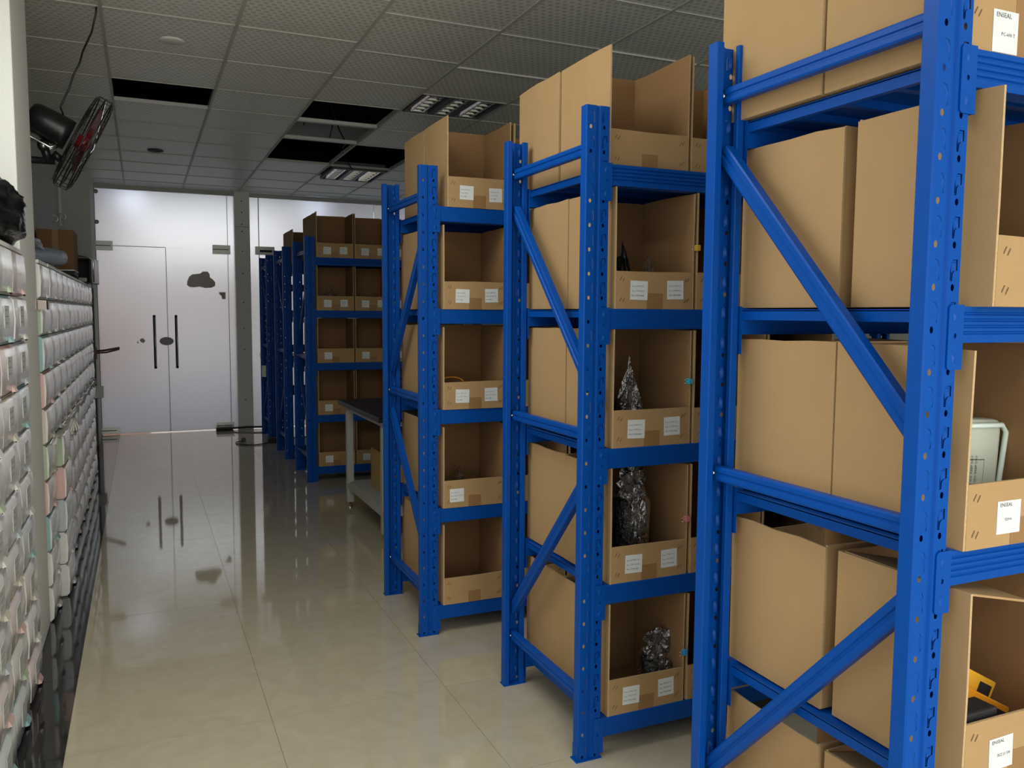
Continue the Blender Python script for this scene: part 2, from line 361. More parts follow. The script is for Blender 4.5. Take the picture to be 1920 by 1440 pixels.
def door(n, x0, x1, hx, hinge):
    d = struct(bpy.data.objects.new('door_%d' % n, None)); COL.objects.link(d)
    pane('glass_leaf', x0, x1, .010, 2.113, GY, d)
    h = MB(); h.tube([(hx, GY-.055, .742), (hx, GY-.055, 1.35)], .015, 12); h.tube([(hx, GY-.055, .85), (hx, GY, .85)], .008, 8); h.tube([(hx, GY-.055, 1.24), (hx, GY, 1.24)], .008, 8)
    h.obj('pull_handle', BLACK, d)['label'] = 'dark vertical bar handle'
    hh = MB(); hh.tube([(hx+.006, GY-.072, .77), (hx+.006, GY-.072, 1.32)], .0035, 6); hh.obj('handle_shine_strip', CHROME, d)
    for z0, z1 in ((2.062, 2.165), (.014, .085)):
        a, c = (x0-.01, x0+.175) if hinge < 0 else (x1-.165, x1+.03)
        bb = MB(); bb.box(a, c, GY-.02, GY+.03, z0, z1); bb.box(a+.0, c-.02, GY-.022, GY-.02, (z0+z1)/2-.004, (z0+z1)/2+.004, 1); bb.obj('patch_fitting', [STEEL, BLACKM], d)
    return d
d1 = door(1, -.448, .2680, .128, -1)
d2 = door(2, .2700, .938, .357, 1)
b = MB(); b.extr([(.075*math.cos(a)*(1 if abs(math.cos(a)) > .1 else 1), .047*math.sin(a)) for a in [2*PI*k/24 for k in range(24)]], (.252, GY-.02, 1.052), (.252, GY+.012, 1.052), (1, 0, 0), (0, 0, 1)); b.obj('lock', BLACK, d1)
SEAL = mat('dark_edge_seal', (.06, .06, .06), .5)
for nm, q in (('edge_seal', (-.45, .268, 2.1125, 2.1185)), ('edge_seal', (.2665, .2715, .012, 2.112)), ('edge_seal', (.9375, .9425, .012, ZC-.05)), ('edge_seal', (1.2895, 1.2975, .012, ZC-.05))):
    b = MB(); b.box(q[0], q[1], GY-.001, GY+.011, q[2], q[3]); b.obj(nm, SEAL, gw)
# bare patches where the film has peeled off
PATCH = frost_mat('peeled_film_patch', (.30, .275, .225), .42, .40)
def blob(pts, parent, y=GY-.004):
    b = MB(); b.extr(pts, (0, y, 0), (0, y+.003, 0), (1, 0, 0), (0, 0, 1)); o = b.obj('peeled_patch', PATCH, parent); return o
cl = [(.49,1.74),(.485,1.70),(.51,1.675),(.56,1.67),(.62,1.68),(.68,1.665),(.75,1.67),(.79,1.69),(.795,1.73),(.77,1.765),(.735,1.79),(.735,1.825),(.715,1.855),(.66,1.855),(.63,1.83),(.59,1.825),(.545,1.82),(.51,1.79)]
blob(cl, d2); blob([(.83, 1.62), (.905, 1.62), (.905, 1.54), (.865, 1.54), (.858, 1.58), (.84, 1.59)], d2)
blob([(-.03, 1.07), (.0, 1.09), (.03, 1.06), (.01, 1.03), (-.02, 1.045)], d1); blob([(-.06, 1.03), (-.05, 1.06), (-.04, 1.03)], d1)
# hinge clamps of the glass beside the pilaster and a fitting on the next door
for z in (2.70, 2.37):
    b = MB(); b.lathe([(0, -.02), (.022, -.018), (.024, 0)], (-.425, GY, z), (0, 1, 0), 12); b.obj('glass_clamp', STEEL, gw)
b = MB(); b.box(1.25, 1.47, GY-.02, GY+.03, 2.07, 2.165); b.box(1.30, 1.44, GY-.024, GY-.02, 2.10, 2.125, 1); b.obj('patch_fitting', [STEEL, BLACKM], gw)
# yard outside, seen blurred through the frosted film
struct(boxobj('ground_outside', -12, 14, YG+.15, 32, -.08, -.02, mat('paving_outside', (.27, .35, .45), .5)))
struct(boxobj('facade_outside', -12, 14, 22, 22.4, -.02, 3.4, mat('pale_facade', (.95, .83, .77), .8)))
struct(boxobj('added_shade_canopy', -6, 9, YG+.15, 13.2, 3.0, 3.12, mat('shade_canopy_grey', (.40, .42, .45), .8)))  # unseen canopy added to shade the top of the panes
b = MB(); b.box(-3.4, .1, 16.0, 17.8, .0, 1.45); o = b.obj('brick_planter_outside', mat('terracotta_outside', (.55, .30, .22), .8)); bevel(o, .06); struct(o)
for x in (-.09, 2.31):
    l = bpy.data.lights.new('yard_lamp', 'SPOT'); 
    l.type = 'POINT'; l.energy = 7; l.color = (.70, .78, 1.0); l.shadow_soft_size = .07
    o = bpy.data.objects.new('yard_lamp_light', l); COL.objects.link(o); o.location = (x, 12.2, 2.85)

# ------------------------------------------------------------------ pallet rack
PW, PD = .08, .034; PITCH_Z = .0713; H = 2.0
def arc(cx, cy, rx, ry, a0, a1, n): return [(cx+rx*math.cos(math.radians(a0+(a1-a0)*k/n)), cy+ry*math.sin(math.radians(a0+(a1-a0)*k/n))) for k in range(n+1)]
def upright_mesh():
    """C-shaped perforated upright, web on y=0 facing -y, open towards +y"""
    b = MB(); n = int(H/PITCH_Z); gx = .007
    cols = [(0.003, PW/2-gx, 1), (PW/2+gx, PW-.003, -1)]
    for (xa, xb, sgn) in cols:
        xc = (xa+xb)/2; wd = xb-xa
        for k in range(n):
            z0 = k*PITCH_Z; z1 = z0+PITCH_Z
            outer = [(xa, z0), (xb, z0), (xb, z1), (xa, z1)]
            hx = xc-.003*sgn if sgn > 0 else xc-.002
            hole = arc(hx, z0+.013, .0042, .0062, 0, 360, 8)[:-1]
            x_ = xc
            # hooked slot: wide shoulder above, narrow tail below
            if sgn < 0: slot = [(x_+.008, z0+.060), (x_+.008, z0+.042), (x_+.002, z0+.041), (x_-.003, z0+.036), (x_-.004, z0+.024), (x_-.009, z0+.024), (x_-.009, z0+.040), (x_-.007, z0+.054), (x_-.003, z0+.060)]
            else: slot = [(x_-.003, z0+.061), (x_+.006, z0+.058), (x_+.009, z0+.050), (x_+.009, z0+.026), (x_+.005, z0+.024), (x_+.004, z0+.048), (x_-.003, z0+.056)]
            polys = [outer, hole, slot]
            flat = [p for q in polys for p in q]
            tris = tessellate_polygon([[Vector((p[0], p[1], 0)) for p in q] for q in polys])
            b.add([(p[0], 0, p[1]) for p in flat], tris)
            # pressed tab behind the slot (bulges inward)
            c = Vector((sum(p[0] for p in slot)/len(slot), sum(p[1] for p in slot)/len(slot)))
            dep = .0016 if sgn < 0 else -.0016
            m = len(slot)
            if sgn < 0:
                vs = [(c.x+(p[0]-c.x)*.93, .0022, c.y+(p[1]-c.y)*.95) for p in slot]
                b.add(vs+[(c.x, .0045, c.y)], [(i, (i+1) % m, m) for i in range(m)], 0, True)
            else:
                vs = [(c.x+(p[0]-c.x)*1.05, .0012, c.y+(p[1]-c.y)*1.05) for p in slot]
                b.add(vs+[(c.x+.003, -.002, c.y)], [(i, (i+1) % m, m) for i in range(m)], 0, True)
            # inner bulge, seen from the open side
            b.add([(xc-.006, .001, z0+.026), (xc+.006, .001, z0+.026), (xc+.006, .001, z0+.056), (xc-.006, .001, z0+.056), (xc-.002, .008, z0+.034), (xc+.003, .009, z0+.034), (xc+.003, .006, z0+.052), (xc-.002, .006, z0+.052)],
                  [(0, 1, 5, 4), (1, 2, 6, 5), (2, 3, 7, 6), (3, 0, 4, 7), (4, 5, 6, 7)], 0, True)
        zt = n*PITCH_Z
        b.add([(xa, 0, zt), (xb, 0, zt), (xb, 0, H), (xa, 0, H)], [(0, 1, 2, 3)])
    # centre groove and sides
    def strip(pts, sm=False): b.add([(p[0], p[1], z) for z in (0, H) for p in pts], [(i, i+1, len(pts)+i+1, len(pts)+i) for i in range(len(pts)-1)], 0, sm)
    strip([(PW/2-gx, 0), (PW/2-.0035, .005), (PW/2+.0035, .005), (PW/2+gx, 0)])
    strip([(.003, 0), (0, .003), (0, PD-.002), (.002, PD), (.018, PD), (.0195, PD-.002), (.0195, PD-.012)])
    strip([(PW-.003, 0), (PW, .003), (PW, PD-.002), (PW-.002, PD), (PW-.018, PD), (PW-.0195, PD-.002), (PW-.0195, PD-.012)])
    me = b.mesh('upright', BLUE)
    bm = bmesh.new(); bm.from_mesh(me); bmesh.ops.remove_doubles(bm, verts=bm.verts, dist=.00005); bm.to_mesh(me); bm.free()
    return me
UP = upright_mesh()
b = MB(); b.box(-.008, PW+.002, -.006, PD+.002, 0, .003); b.box(-.001, .0, 0, PD, .003, .05); FOOT = b.mesh('foot_plate', BLUE)
def strut_prof(w=.034, d=.020):
    return [(-w/2, 0), (w/2, 0), (w/2, d), (w/2-.003, d), (w/2-.003, .003), (-w/2+.003, .003), (-w/2+.003, d), (-w/2, d)]
def strut_prof2(w=.034, d=.02): # ribbed face
    return [(-w/2, .002), (-w/2+.004, 0), (-w*.12, 0), (-w*.06, .003), (w*.06, .003), (w*.12, 0), (w/2-.004, 0), (w/2, .002), (w/2, d), (w/2-.003, d), (w/2-.003, .006), (-w/2+.003, .006), (-w/2+.003, d), (-w/2, d)]
LEVELS = [.125, .5525, .98, 1.4075, 1.835]
def rack(name, label, X0, yn, yf, levels, dirn, L=1.9, ribbed=(), panels=True):
    t = thing(name, label, 'shelving rack', (X0, yn, 0), 0); D = yf-yn
    for xx in (0, L-PW):
        for (yy, rz) in ((0, 0), (D, PI)):
            o = link('upright', UP, t, (xx if rz == 0 else xx+PW, yy, 0), (0, 0, rz)); link('foot_plate', FOOT, o)
    for e, xx in enumerate((.036, L-.044)):
        for z in (.19, 1.02, 1.885):
            m = MB(); m.extr(strut_prof2(), (xx-.008, .012, z), (xx-.008, D-.012, z), (0, 0, 1), (1, 0, 0)); s = m.obj('strut', BLUE, t)
            bl = MB()
            for yy in (.024, D-.024): bl.tube([(xx-.012, yy, z), (xx-.004, yy, z)], .005, 6)
            bl.obj('bolt', CHROME, s)
        segs = [((D-.02, 1.76), (.02, 1.165)), ((D-.02, .29), (.02, .905))] if dirn > 0 else [((.02, 1.77), (D-.02, 1.12)), ((D-.02, .91), (.02, .29))]
        if dirn < 0: segs = [((.02, 1.77), (D-.02, 1.12)), ((D-.02, .92), (.02, .32))]
        for (ya, za), (yb, zb) in segs:
            a, c = Vector((xx-.006, ya, za)), Vector((xx-.006, yb, zb)); dd = (c-a).normalized(); V = Vector((1, 0, 0)); U = dd.cross(V)
            m = MB(); m.extr(strut_prof2(.040, .022), a, c, U, V); m.obj('brace', BLUE, t)
    x0, x1 = PW+.006, L-PW-.006; bh = .062
    for z in levels:
        rb = z in ribbed
        for s, yy in ((1, 0), (-1, D)):
            if rb: pr = [(0, 0), (.002, -.003)]; pr = [(.0, 0)]+sum([[(0, -zz), (.0035, -zz-.002), (.0035, -zz-.004), (0, -zz-.006)] for zz in (.009, .020, .031, .042)], [])+[(0, -bh), (.04, -bh), (.04, -.02), (.034, -.018), (.03, 0)]
            else: pr = [(0, -.002), (.002, 0), (.03, 0), (.034, -.018), (.04, -.02), (.04, -bh), (.002, -bh), (0, -bh+.002)]
            m = MB(); m.extr([(p[0]*s, p[1]) for p in pr], (x0, yy, z), (x1, yy, z), (0, 1, 0), (0, 0, 1)); bo = m.obj('beam', BLUE, t)
            for (xa, xb) in ((x0-.034, x0+.002), (x1-.002, x1+.034)):
                m = MB(); ya, yb = (yy-.0035*s, yy-.0005*s) if s > 0 else (yy+.0005, yy+.0035)
                oc = [(xa+.006, z+.003), (xb, z+.003), (xb, z-.108), (xa+.006, z-.108), (xa+.002, z-.106), (xa, z-.102), (xa, z-.003), (xa+.002, z+.001)]
                holes = [arc((xa+xb)/2-.002, z-.05, .0035, .0045, 0, 360, 8)[:-1]]
                polys = [oc]+holes; flat = [p for q in polys for p in q]; tr = tessellate_polygon([[Vector((p[0], p[1], 0)) for p in q] for q in polys])
                m.add([(p[0], ya, p[1]) for p in flat], tr)
                n8 = len(oc); m.add([(p[0], ya, p[1]) for p in oc]+[(p[0], yb, p[1]) for p in oc], [(i, (i+1) % n8, n8+(i+1) % n8, n8+i) for i in range(n8)])
                for zz in (z-.018, z-.088):
                    hk = [((xa+xb)/2-.008, zz+.008), ((xa+xb)/2+.003, zz+.010), ((xa+xb)/2+.003, zz-.009), ((xa+xb)/2-.006, zz-.009), ((xa+xb)/2-.009, zz)]
                    e_ = -.0015*s; m.add([(p[0], ya+e_*.2, p[1]) for p in hk]+[((xa+xb)/2-.003, ya+e_*1.6, zz)], [(i, (i+1) % 5, 5) for i in range(5)])
                m.obj('connector_plate', BLUE, bo)
                if xa < x0:
                    m = MB(); m.box(x0-.002, x0+.0, min(yy, yy+.04*s), max(yy, yy+.04*s), z-.108, z+.003); m.obj('end_flange', BLUE, bo)
        if panels:
            m = MB(); m.box(x0, x1, .040, D-.040, z-.008, z-.006)
            m.box(x0, x0+.002, .03, D-.03, z-.026, z-.004); m.box(x0, x0+.014, .03, D-.03, z-.028, z-.026)
            for k in range(1, 4): m.box(x0+.01, x1-.01, .04+(D-.08)*k/4-.01, .04+(D-.08)*k/4+.01, z-.024, z-.008)
            m.obj('shelf_panel', BLUE, t)
    return t
ALLR = tuple(LEVELS)
R = {}
R['A'] = rack('storage_rack', 'nearest blue steel storage rack with ribbed beams', 1.193, .985, 1.592, LEVELS, 1, ribbed=ALLR)
R['B'] = rack('storage_rack', 'blue steel storage rack second from the camera, bags and rolls in its boxes', 1.200, 2.170, 2.776, LEVELS, 1, ribbed=(1.835,))
R['C'] = rack('storage_rack', 'blue steel storage rack in front of the black-topped table', 1.060, 3.325, 3.924, LEVELS, -1)
R['D'] = rack('storage_rack', 'dark blue loaded rack beyond the black-topped table', 1.205, 6.80, 7.40, LEVELS, -1, L=2.1, ribbed=(1.835,))
R['E'] = rack('storage_rack', 'dark blue rack with boxes only on its top shelf', 1.210, 7.98, 8.56, [.125, .98, 1.4075, 1.835], 1, L=2.0)
R['F'] = rack('storage_rack', 'empty dark blue rack standing against the frosted glass wall', 1.225, 9.22, 9.80, [.55, 1.02, 1.69], 1, L=1.9, panels=False)

# ------------------------------------------------------------------ cardboard picking boxes
T = .005
def box_mesh(w, d, h, fh, seed):
    """open-top box, front (y=0) cut low. x 0..w, y 0..d"""
    rr = random.Random(seed); b = MB()
    def panel(pts, nrm, th=T, mi=(0, 1)):
        """pts polygon outer face; extruded by nrm*th inward; outer mat 0, inner mat 1, rim 2"""
        n = len(pts); o = [Vector(p) for p in pts]; i = [p+Vector(nrm)*th for p in o]
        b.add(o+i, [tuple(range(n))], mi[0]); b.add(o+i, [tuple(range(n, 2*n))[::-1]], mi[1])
        b.add(o+i, [(k, (k+1) % n, n+(k+1) % n, n+k) for k in range(n)], 2)
    j = lambda a: rr.uniform(-a, a)
    bul = rr.uniform(.001, .004)
    def side(x, s):
        # slightly bulging side panel with a ragged front edge
        N = 7; P = []
        ys = [0]+[d*k/4 for k in (1, 2, 3)]+[d]; zs = [0, h*.5, h]
        off = lambda yy, zz: -s*bul*math.sin(PI*yy/d)*(.4+.6*zz/h)
        topj = [h+j(.004), h+j(.002), h+j(.002), h+j(.002), h+j(.003)]
        vo = []; vi = []
        for zi, zz in enumerate(zs):
            for yi, yy in enumerate(ys):
                z_ = topj[yi] if zi == 2 else zz; y_ = yy+(j(.0015) if yi == 0 else 0)
                vo.append((x+off(yy, zz), y_, z_)); vi.append((x+off(yy, zz)+s*T, y_, z_))
        q = [(zi*5+yi, zi*5+yi+1, (zi+1)*5+yi+1, (zi+1)*5+yi) for zi in range(2) for yi in range(4)]
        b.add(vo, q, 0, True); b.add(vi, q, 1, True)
        ring = [0, 1, 2, 3, 4, 9, 14, 13, 12, 11, 10, 5]
        b.add([vo[k] for k in ring]+[vi[k] for k in ring], [(k, (k+1) % 12, 12+(k+1) % 12, 12+k) for k in range(12)], 2)
    side(0, 1); side(w, -1)
    panel([(T, 0, 0), (w-T, 0, 0), (w-T, 0, fh+j(.002)), (w*.5, 0, fh+j(.002)), (T, 0, fh+j(.002))], (0, 1, 0))
    panel([(T, d, 0), (w-T, d, 0), (w-T, d, h+j(.004)), (T, d, h+j(.004))], (0, -1, 0))
    panel([(T, T, 0), (w-T, T, 0), (w-T, d-T, 0), (T, d-T, 0)], (0, 0, 1))
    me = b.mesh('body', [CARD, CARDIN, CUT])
    return me
BOX = {}
def getbox(key, w, d, h, fh):
    k = (key, w, d, h, fh)
    if k not in BOX: BOX[k] = box_mesh(w, d, h, fh, sum(ord(ch)*(q+3) for q, ch in enumerate(key)) % 997)
    return BOX[k]
def staples(w, fh):
    b = MB()
    for sx, x in ((1, .022), (-1, w-.022)):
        for z in (fh*.25, fh*.80):
            for q in (0, 1):
                c = Vector((x+sx*.010*q, -.0008, z-.003*q)); a = math.radians(60)
                u = Vector((math.cos(a), 0, math.sin(a)))*.007; v = Vector((-math.sin(a), 0, math.cos(a)))*.0011
                b.add([c-u-v, c+u-v, c+u+v, c-u+v], [(0, 1, 2, 3)])
    return b
STP = {}
def text(body, size, parent, loc, m=INK, sp=1.45):
    c = bpy.data.curves.new('lettering', 'FONT'); c.body = body; c.size = size; c.space_line = sp; c.resolution_u = 1; c.materials.append(m)
    o = bpy.data.objects.new('lettering', c); me = bpy.data.meshes.new_from_object(o); bpy.data.objects.remove(o); bpy.data.curves.remove(c)
    o = bpy.data.objects.new('lettering', me); COL.objects.link(o); stuff(o); o.parent = parent; o.location = loc; o.rotation_euler = (PI/2, 0, 0); return o
def add_label(parent, x, z, w, h, rows, rot=0, kind=0):
    b = MB(); b.box(0, w, -.0007, 0, 0, h); l = b.obj('label', LABEL, parent, (x, -.0004, z), (0, rot, 0))
    if kind == 0: text('\n'.join(rows), h*.118, l, (w*.07, -.0012, h*.68), sp=2.1)
    else:
        text(rows[0], h*.16, l, (w*.10, -.0012, h*.83)); text(rows[1], h*.125, l, (w*.33, -.0012, h*.40))
def cbox(X, Yf, Z, w, d, h, fh, label, group, key='a', rear=False, rz=0, labels=(), tape=True):
    t = thing('cardboard_box', label, 'cardboard box', (X, Yf, Z) if not rear else (X+w, Yf+d, Z), rz+(PI if rear else 0), group)
    link('body', getbox(key, w, d, h, fh), t)
    k = (w, fh)
    if not rear:
        if k not in STP: STP[k] = staples(w, fh).mesh('staple', STAPLE)
        stuff(link('staples', STP[k], t))
        if tape:
            b = MB(); b.box(w*.40, w*.60, -.0006, 0, 0, fh*.42); b.obj('tape', TAPE, t)
    for L in labels: add_label(t, *L)
    return t
LV = ['bottom', 'second', 'third', 'fourth', 'top']
SZ = .0012
NTH = ['at the aisle end', 'second from the aisle', 'third from the aisle', 'fourth from the aisle']
def BXL(rear, lv, c, rk): return '%s cardboard box, %s shelf of %s blue rack, %s' % ('rear' if rear else 'open-fronted', LV[lv], rk, 'behind the aisle-end one' if rear and c == 0 else NTH[c])
def lab2(a, b_, w=.29, dz=0):
    return [(.055, .028+dz, .062, .058, a, .02), (.190, .030, .060, .058, b_, -.02)]
SP = ['Item: SPGW 70', 'Size: 70*54.5*9', 'Mat: PTFE+NBR']
def r3(n, s, m='PTFE+NBR', it='SPGW'): return ['Item: %s %s' % (it, n), 'Size: %s' % s, 'Mat: %s' % m]
# rack A: large label with heading
for lv, z in enumerate(LEVELS):
    for c in range(3):
        for rear in (False, True):
            X = 1.302+c*.312; w, d = .300, .305; h = [.345, .355, .355, .365, .40][lv]; fh = .118 if lv != 4 else .26
            Yf = 1.285 if rear else [.965, .955, .975, .945, .955][lv]
            if lv == 4: X = 1.264+c*.312; Yf = 1.315 if rear else .993; d = .315
            labs = []
            if not rear and c == 0:
                if lv == 4: labs = [(.064, .004, .062, .070, ['ENSEAL', 'PC-600 T'], 0, 1)]
                if lv == 2: labs = [(.082, .022, .062, .060, ['ENSEAL', 'E2006'], 0, 1)]
                if lv == 1: labs = [(.068, .020, .062, .060, ['ENSEAL', 'SKZ.20 5/8'], -.03, 1)]
            lbl = BXL(rear, lv, c, 'nearest')
            bo = cbox(X, Yf, z, w, d, h, fh, lbl, 'picking boxes on the nearest rack', 'A%d%d%d' % (lv, c, rear), rear, random.uniform(-.012, .012), labs)
            if c == 0 and lv in (0, 1) and not rear:   # folded-in top flap
                b = MB(); b.box(0, .17, .012, d-.012, 0, .004); f = b.obj('flap', CARD, bo, (T, 0, h-.004), (0, math.radians(12), 0))
# rack B
BL = {3: lab2(r3('70', '70*50*22.4'), r3('110', '110*85*22')), 2: lab2(r3('110', '110*85*22'), r3('120', '120*95*22.4')), 1: lab2(r3('125', '125*103*26'), r3('125', '125*100*27')), 0: lab2(r3('140', '140*112*27'), r3('150', '150*120*29'))}
for lv, z in enumerate(LEVELS):
    for c in range(3):
        for rear in (False, True):
            top = lv == 4
            X = 1.305+c*.298; w, d = .288, (.325 if top else .30); h = .362 if not top else .365; fh = .115
            Yf = (2.545 if rear else 2.215) if top else (2.475 if rear else 2.172)
            labs = BL.get(lv, []) if not rear and c == 0 else []
            lbl = BXL(rear, lv, c, 'second')
            cbox(X, Yf, z, w, d, h, fh, lbl, 'picking boxes on the second rack', 'B%d%d%d' % (lv, c, rear), rear, random.uniform(-.01, .01), labs)
# rack C
CL = {4: lab2(r3('140', '140*20', 'NBR', 'ODI'), r3('145', '145*20', 'NBR', 'ODI'), dz=.006), 3: lab2(r3('95', '95*110*12', 'NBR', 'UHS'), r3('100', '100*115*12', 'NBR', 'UHS')), 2: lab2(r3('115', '115*130*12', 'NBR', 'UHS'), r3('120', '120*135*12', 'NBR', 'UHS')), 1: [(.030, .024, .065, .058, r3('50', '115*130*9*18.5', 'NBR', 'SDA'), -.01)], 0: []}
for lv, z in enumerate(LEVELS):
    for c in range(3):
        for rear in (False, True):
            X = 1.162+c*.305+(.018 if lv == 4 else 0); w, d = .290, .30; h = .355 if lv < 4 else .372; fh = .118 if lv < 4 else .128
            Yf = 3.635 if rear else 3.322
            labs = CL.get(lv, []) if not rear and c == 0 else []
            lbl = BXL(rear, lv, c, 'third')
            cbox(X, Yf, z, w, d, h, fh, lbl, 'picking boxes on the third rack', 'C%d%d%d' % (lv, c, rear), rear, random.uniform(-.01, .01), labs)
# rack D
ORD = ['first', 'second', 'third', 'fourth']
for lv, z in enumerate(LEVELS):
    for c in range(4):
        for rear in (False, True):
            X = 1.300+c*.312; w, d = .300, .295; h = .362 if lv < 4 else .362; fh = .118
            Yf = 7.105 if rear else 6.802
            labs = []
            if not rear:
                q = r3('%d' % (40+7*c+11*lv), '%d*%d*15' % (40+7*c+11*lv, 20+5*c+11*lv), 'PTFE', 'DAS')
                labs = lab2(q, q) if lv >= 3 else [(.055, .03, .062, .056, q, 0)]
            lbl = '%s cardboard box on the %s shelf of the loaded dark rack, %s from the aisle' % ('rear' if rear else 'open-fronted', LV[lv], ORD[c])
            cbox(X, Yf, z, w, d, h, fh, lbl, 'picking boxes on the rack beyond the table', 'D%d%d' % (lv % 2, rear), rear, random.uniform(-.01, .01), labs)
for c in range(2):
    cbox(1.31+c*.31, 8.0, 1.835, .30, .30, .33, .118, 'cardboard box on top of the half-empty dark rack, %s from the aisle' % ORD[c], 'boxes on the half-empty rack', 'E', False, .01)
cbox(1.31, 8.3, 1.835, .30, .26, .33, .118, 'rear cardboard box on top of the half-empty dark rack', 'boxes on the half-empty rack', 'Er', True, .0)

# small goods in the boxes
def crumple(name, loc, sx, sy, sz, m, seed, parent=None, amp=.35, sub=3, tie=False):
    rr = random.Random(seed); bm = bmesh.new(); bmesh.ops.create_icosphere(bm, subdivisions=sub, radius=1)
    for v in bm.verts:
        k = 1+amp*(rr.random()-.5); z = v.co.z
        if tie and z > .2: q = max(.18, 1-(z-.2)*1.5); v.co.x *= q; v.co.y *= q; v.co.z = .2+(z-.2)*2.2
        v.co = Vector((v.co.x*k*sx, v.co.y*k*sy, v.co.z*k*sz))
    zmin = min(v.co.z for v in bm.verts)
    for v in bm.verts: v.co.z -= zmin
    me = bpy.data.meshes.new(name); bm.to_mesh(me); bm.free(); me.materials.append(m)
    return link(name, me, parent, loc)
def roll(loc, r, h, label, lab=True, top=.08, seed=3, group='wrapped black rolls'):
    t = thing('wrapped_roll', label, 'wrapped roll', loc, 0, group)
    b = MB(); b.lathe([(0, 0), (r, 0), (r, h*.97), (r*.93, h), (0, h)], (0, 0, 0), (0, 0, 1), 24); b.obj('core', BLACKM, t)
    b = MB(); rr = random.Random(seed); n = 30; prof = [(r*1.03, .002), (r*1.04, h*.5), (r*1.06, h), (r*.7, h+top*.35), (r*.25, h+top*.55), (r*.6, h+top), ]
    b.lathe(prof, (0, 0, 0), (0, 0, 1), n)
    b.v = [(v[0]*(1+.18*(rr.random()-.5)), v[1]*(1+.18*(rr.random()-.5)), v[2]+.01*(rr.random()-.5)) if i >= n*2 else v for i, v in enumerate(b.v)]
    b.obj('film_wrap', CLEAR, t)
    o = crumple('foil_twist', (-.005, -r*1.02, h*.42), .026, .010, h*.30, FOIL, seed, t, .9, 3); o2 = crumple('foil_crown', (0, -r*.3, h*.92), .045, .03, top*.6, FOIL, seed+1, t, .9, 3)
    if lab:
        b = MB(); vs = []; a0 = -PI/2-.1
        for k in range(6):
            a = a0+k*.16; vs += [(r*1.05*math.cos(a), r*1.05*math.sin(a), z) for z in (.02, .075)]
        b.add(vs, [(2*k, 2*k+2, 2*k+3, 2*k+1) for k in range(5)]); b.obj('sticker', LABEL, t)
    return t
zb = .006
roll((1.455, 2.30, LEVELS[1]+zb), .062, .22, 'tall black roll in crinkled clear film with white sticker, second shelf of second rack', top=.10)
roll((1.56, 2.29, LEVELS[0]+zb), .058, .105, 'short black roll in clear film with white sticker, bottom shelf of second rack', seed=5)
def bag(loc, s, label, m, seed, cat='plastic bag', group='bags inside the boxes', tie=True):
    o = crumple('plastic_bag', loc, s[0], s[1], s[2], m, seed, None, .5, 3, tie); return tag(o, label, cat, group)
bag((1.445, 2.30, LEVELS[2]+zb), (.045, .035, .085), 'silvery crumpled film bag standing in box, third shelf of second rack', FOIL, 11)
bag((1.375, 2.33, LEVELS[2]+zb), (.035, .03, .072), 'dark glossy bag beside the silvery one, third shelf of second rack', BAG, 12)
bag((1.415, 2.31, LEVELS[3]+zb), (.04, .03, .068), 'dark shiny bag in a box on the fourth shelf of second rack', BAG, 13)
bag((1.50, 2.29, LEVELS[3]+zb), (.045, .03, .055), 'white-topped film bag in a box on the fourth shelf of second rack', CLEAR, 14)
bag((1.66, 2.29, LEVELS[2]+zb), (.035, .04, .12), 'tall black glossy bag in the next box in, third shelf of second rack', BAG, 15)
bag((1.285, 3.46, LEVELS[1]+zb), (.04, .03, .05), 'round-topped film bag in third rack box, second shelf', CLEAR, 16)
bag((1.43, 6.93, LEVELS[3]+zb), (.085, .05, .06), 'brown bundle of parts in the loaded dark rack, fourth shelf first box', mat('brown_bundle', (.10, .06, .04), .4), 17)
bag((1.82, 6.93, LEVELS[3]+zb), (.07, .04, .045), 'dull film bag in the loaded dark rack, fourth shelf second box', CLEAR, 18)
b = MB(); b.tube([(1.25+.06*math.cos(a), 3.47, LEVELS[2]+.10+.028*math.sin(a)) for a in [PI*k/8 for k in range(9)]], .004, 6); tag(b.obj('orange_ring', ORANGE), 'orange seal ring showing over the front of third rack box, third shelf', 'seal ring')
# clips on box edges
for (x, yy, z, c, nm) in ((1.602, 2.165, 1.60, (.65, .45, .05), 'yellow'), (1.585, 2.165, 1.18, (.05, .45, .55), 'turquoise'), (1.588, 2.165, .735, (.6, .2, .2), 'pink'), (1.592, 2.165, .29, (.05, .3, .6), 'blue')):
    b = MB(); b.box(x-.008, x+.008, yy-.004, yy+.012, z-.009, z+.009); o = b.obj('paper_clip', mat('clip_'+nm, c, .4)); bevel(o, .0015)
    b = MB(); b.tube([(x-.008, yy, z+.004), (x-.024, yy-.002, z+.006), (x-.024, yy-.002, z-.006), (x-.008, yy, z-.004)], .0012, 5); b.obj('clip_wire', CHROME, o)
    tag(o, 'small %s binder clip on the edge of a box in the second rack' % nm, 'clip', 'binder clips on box edges')
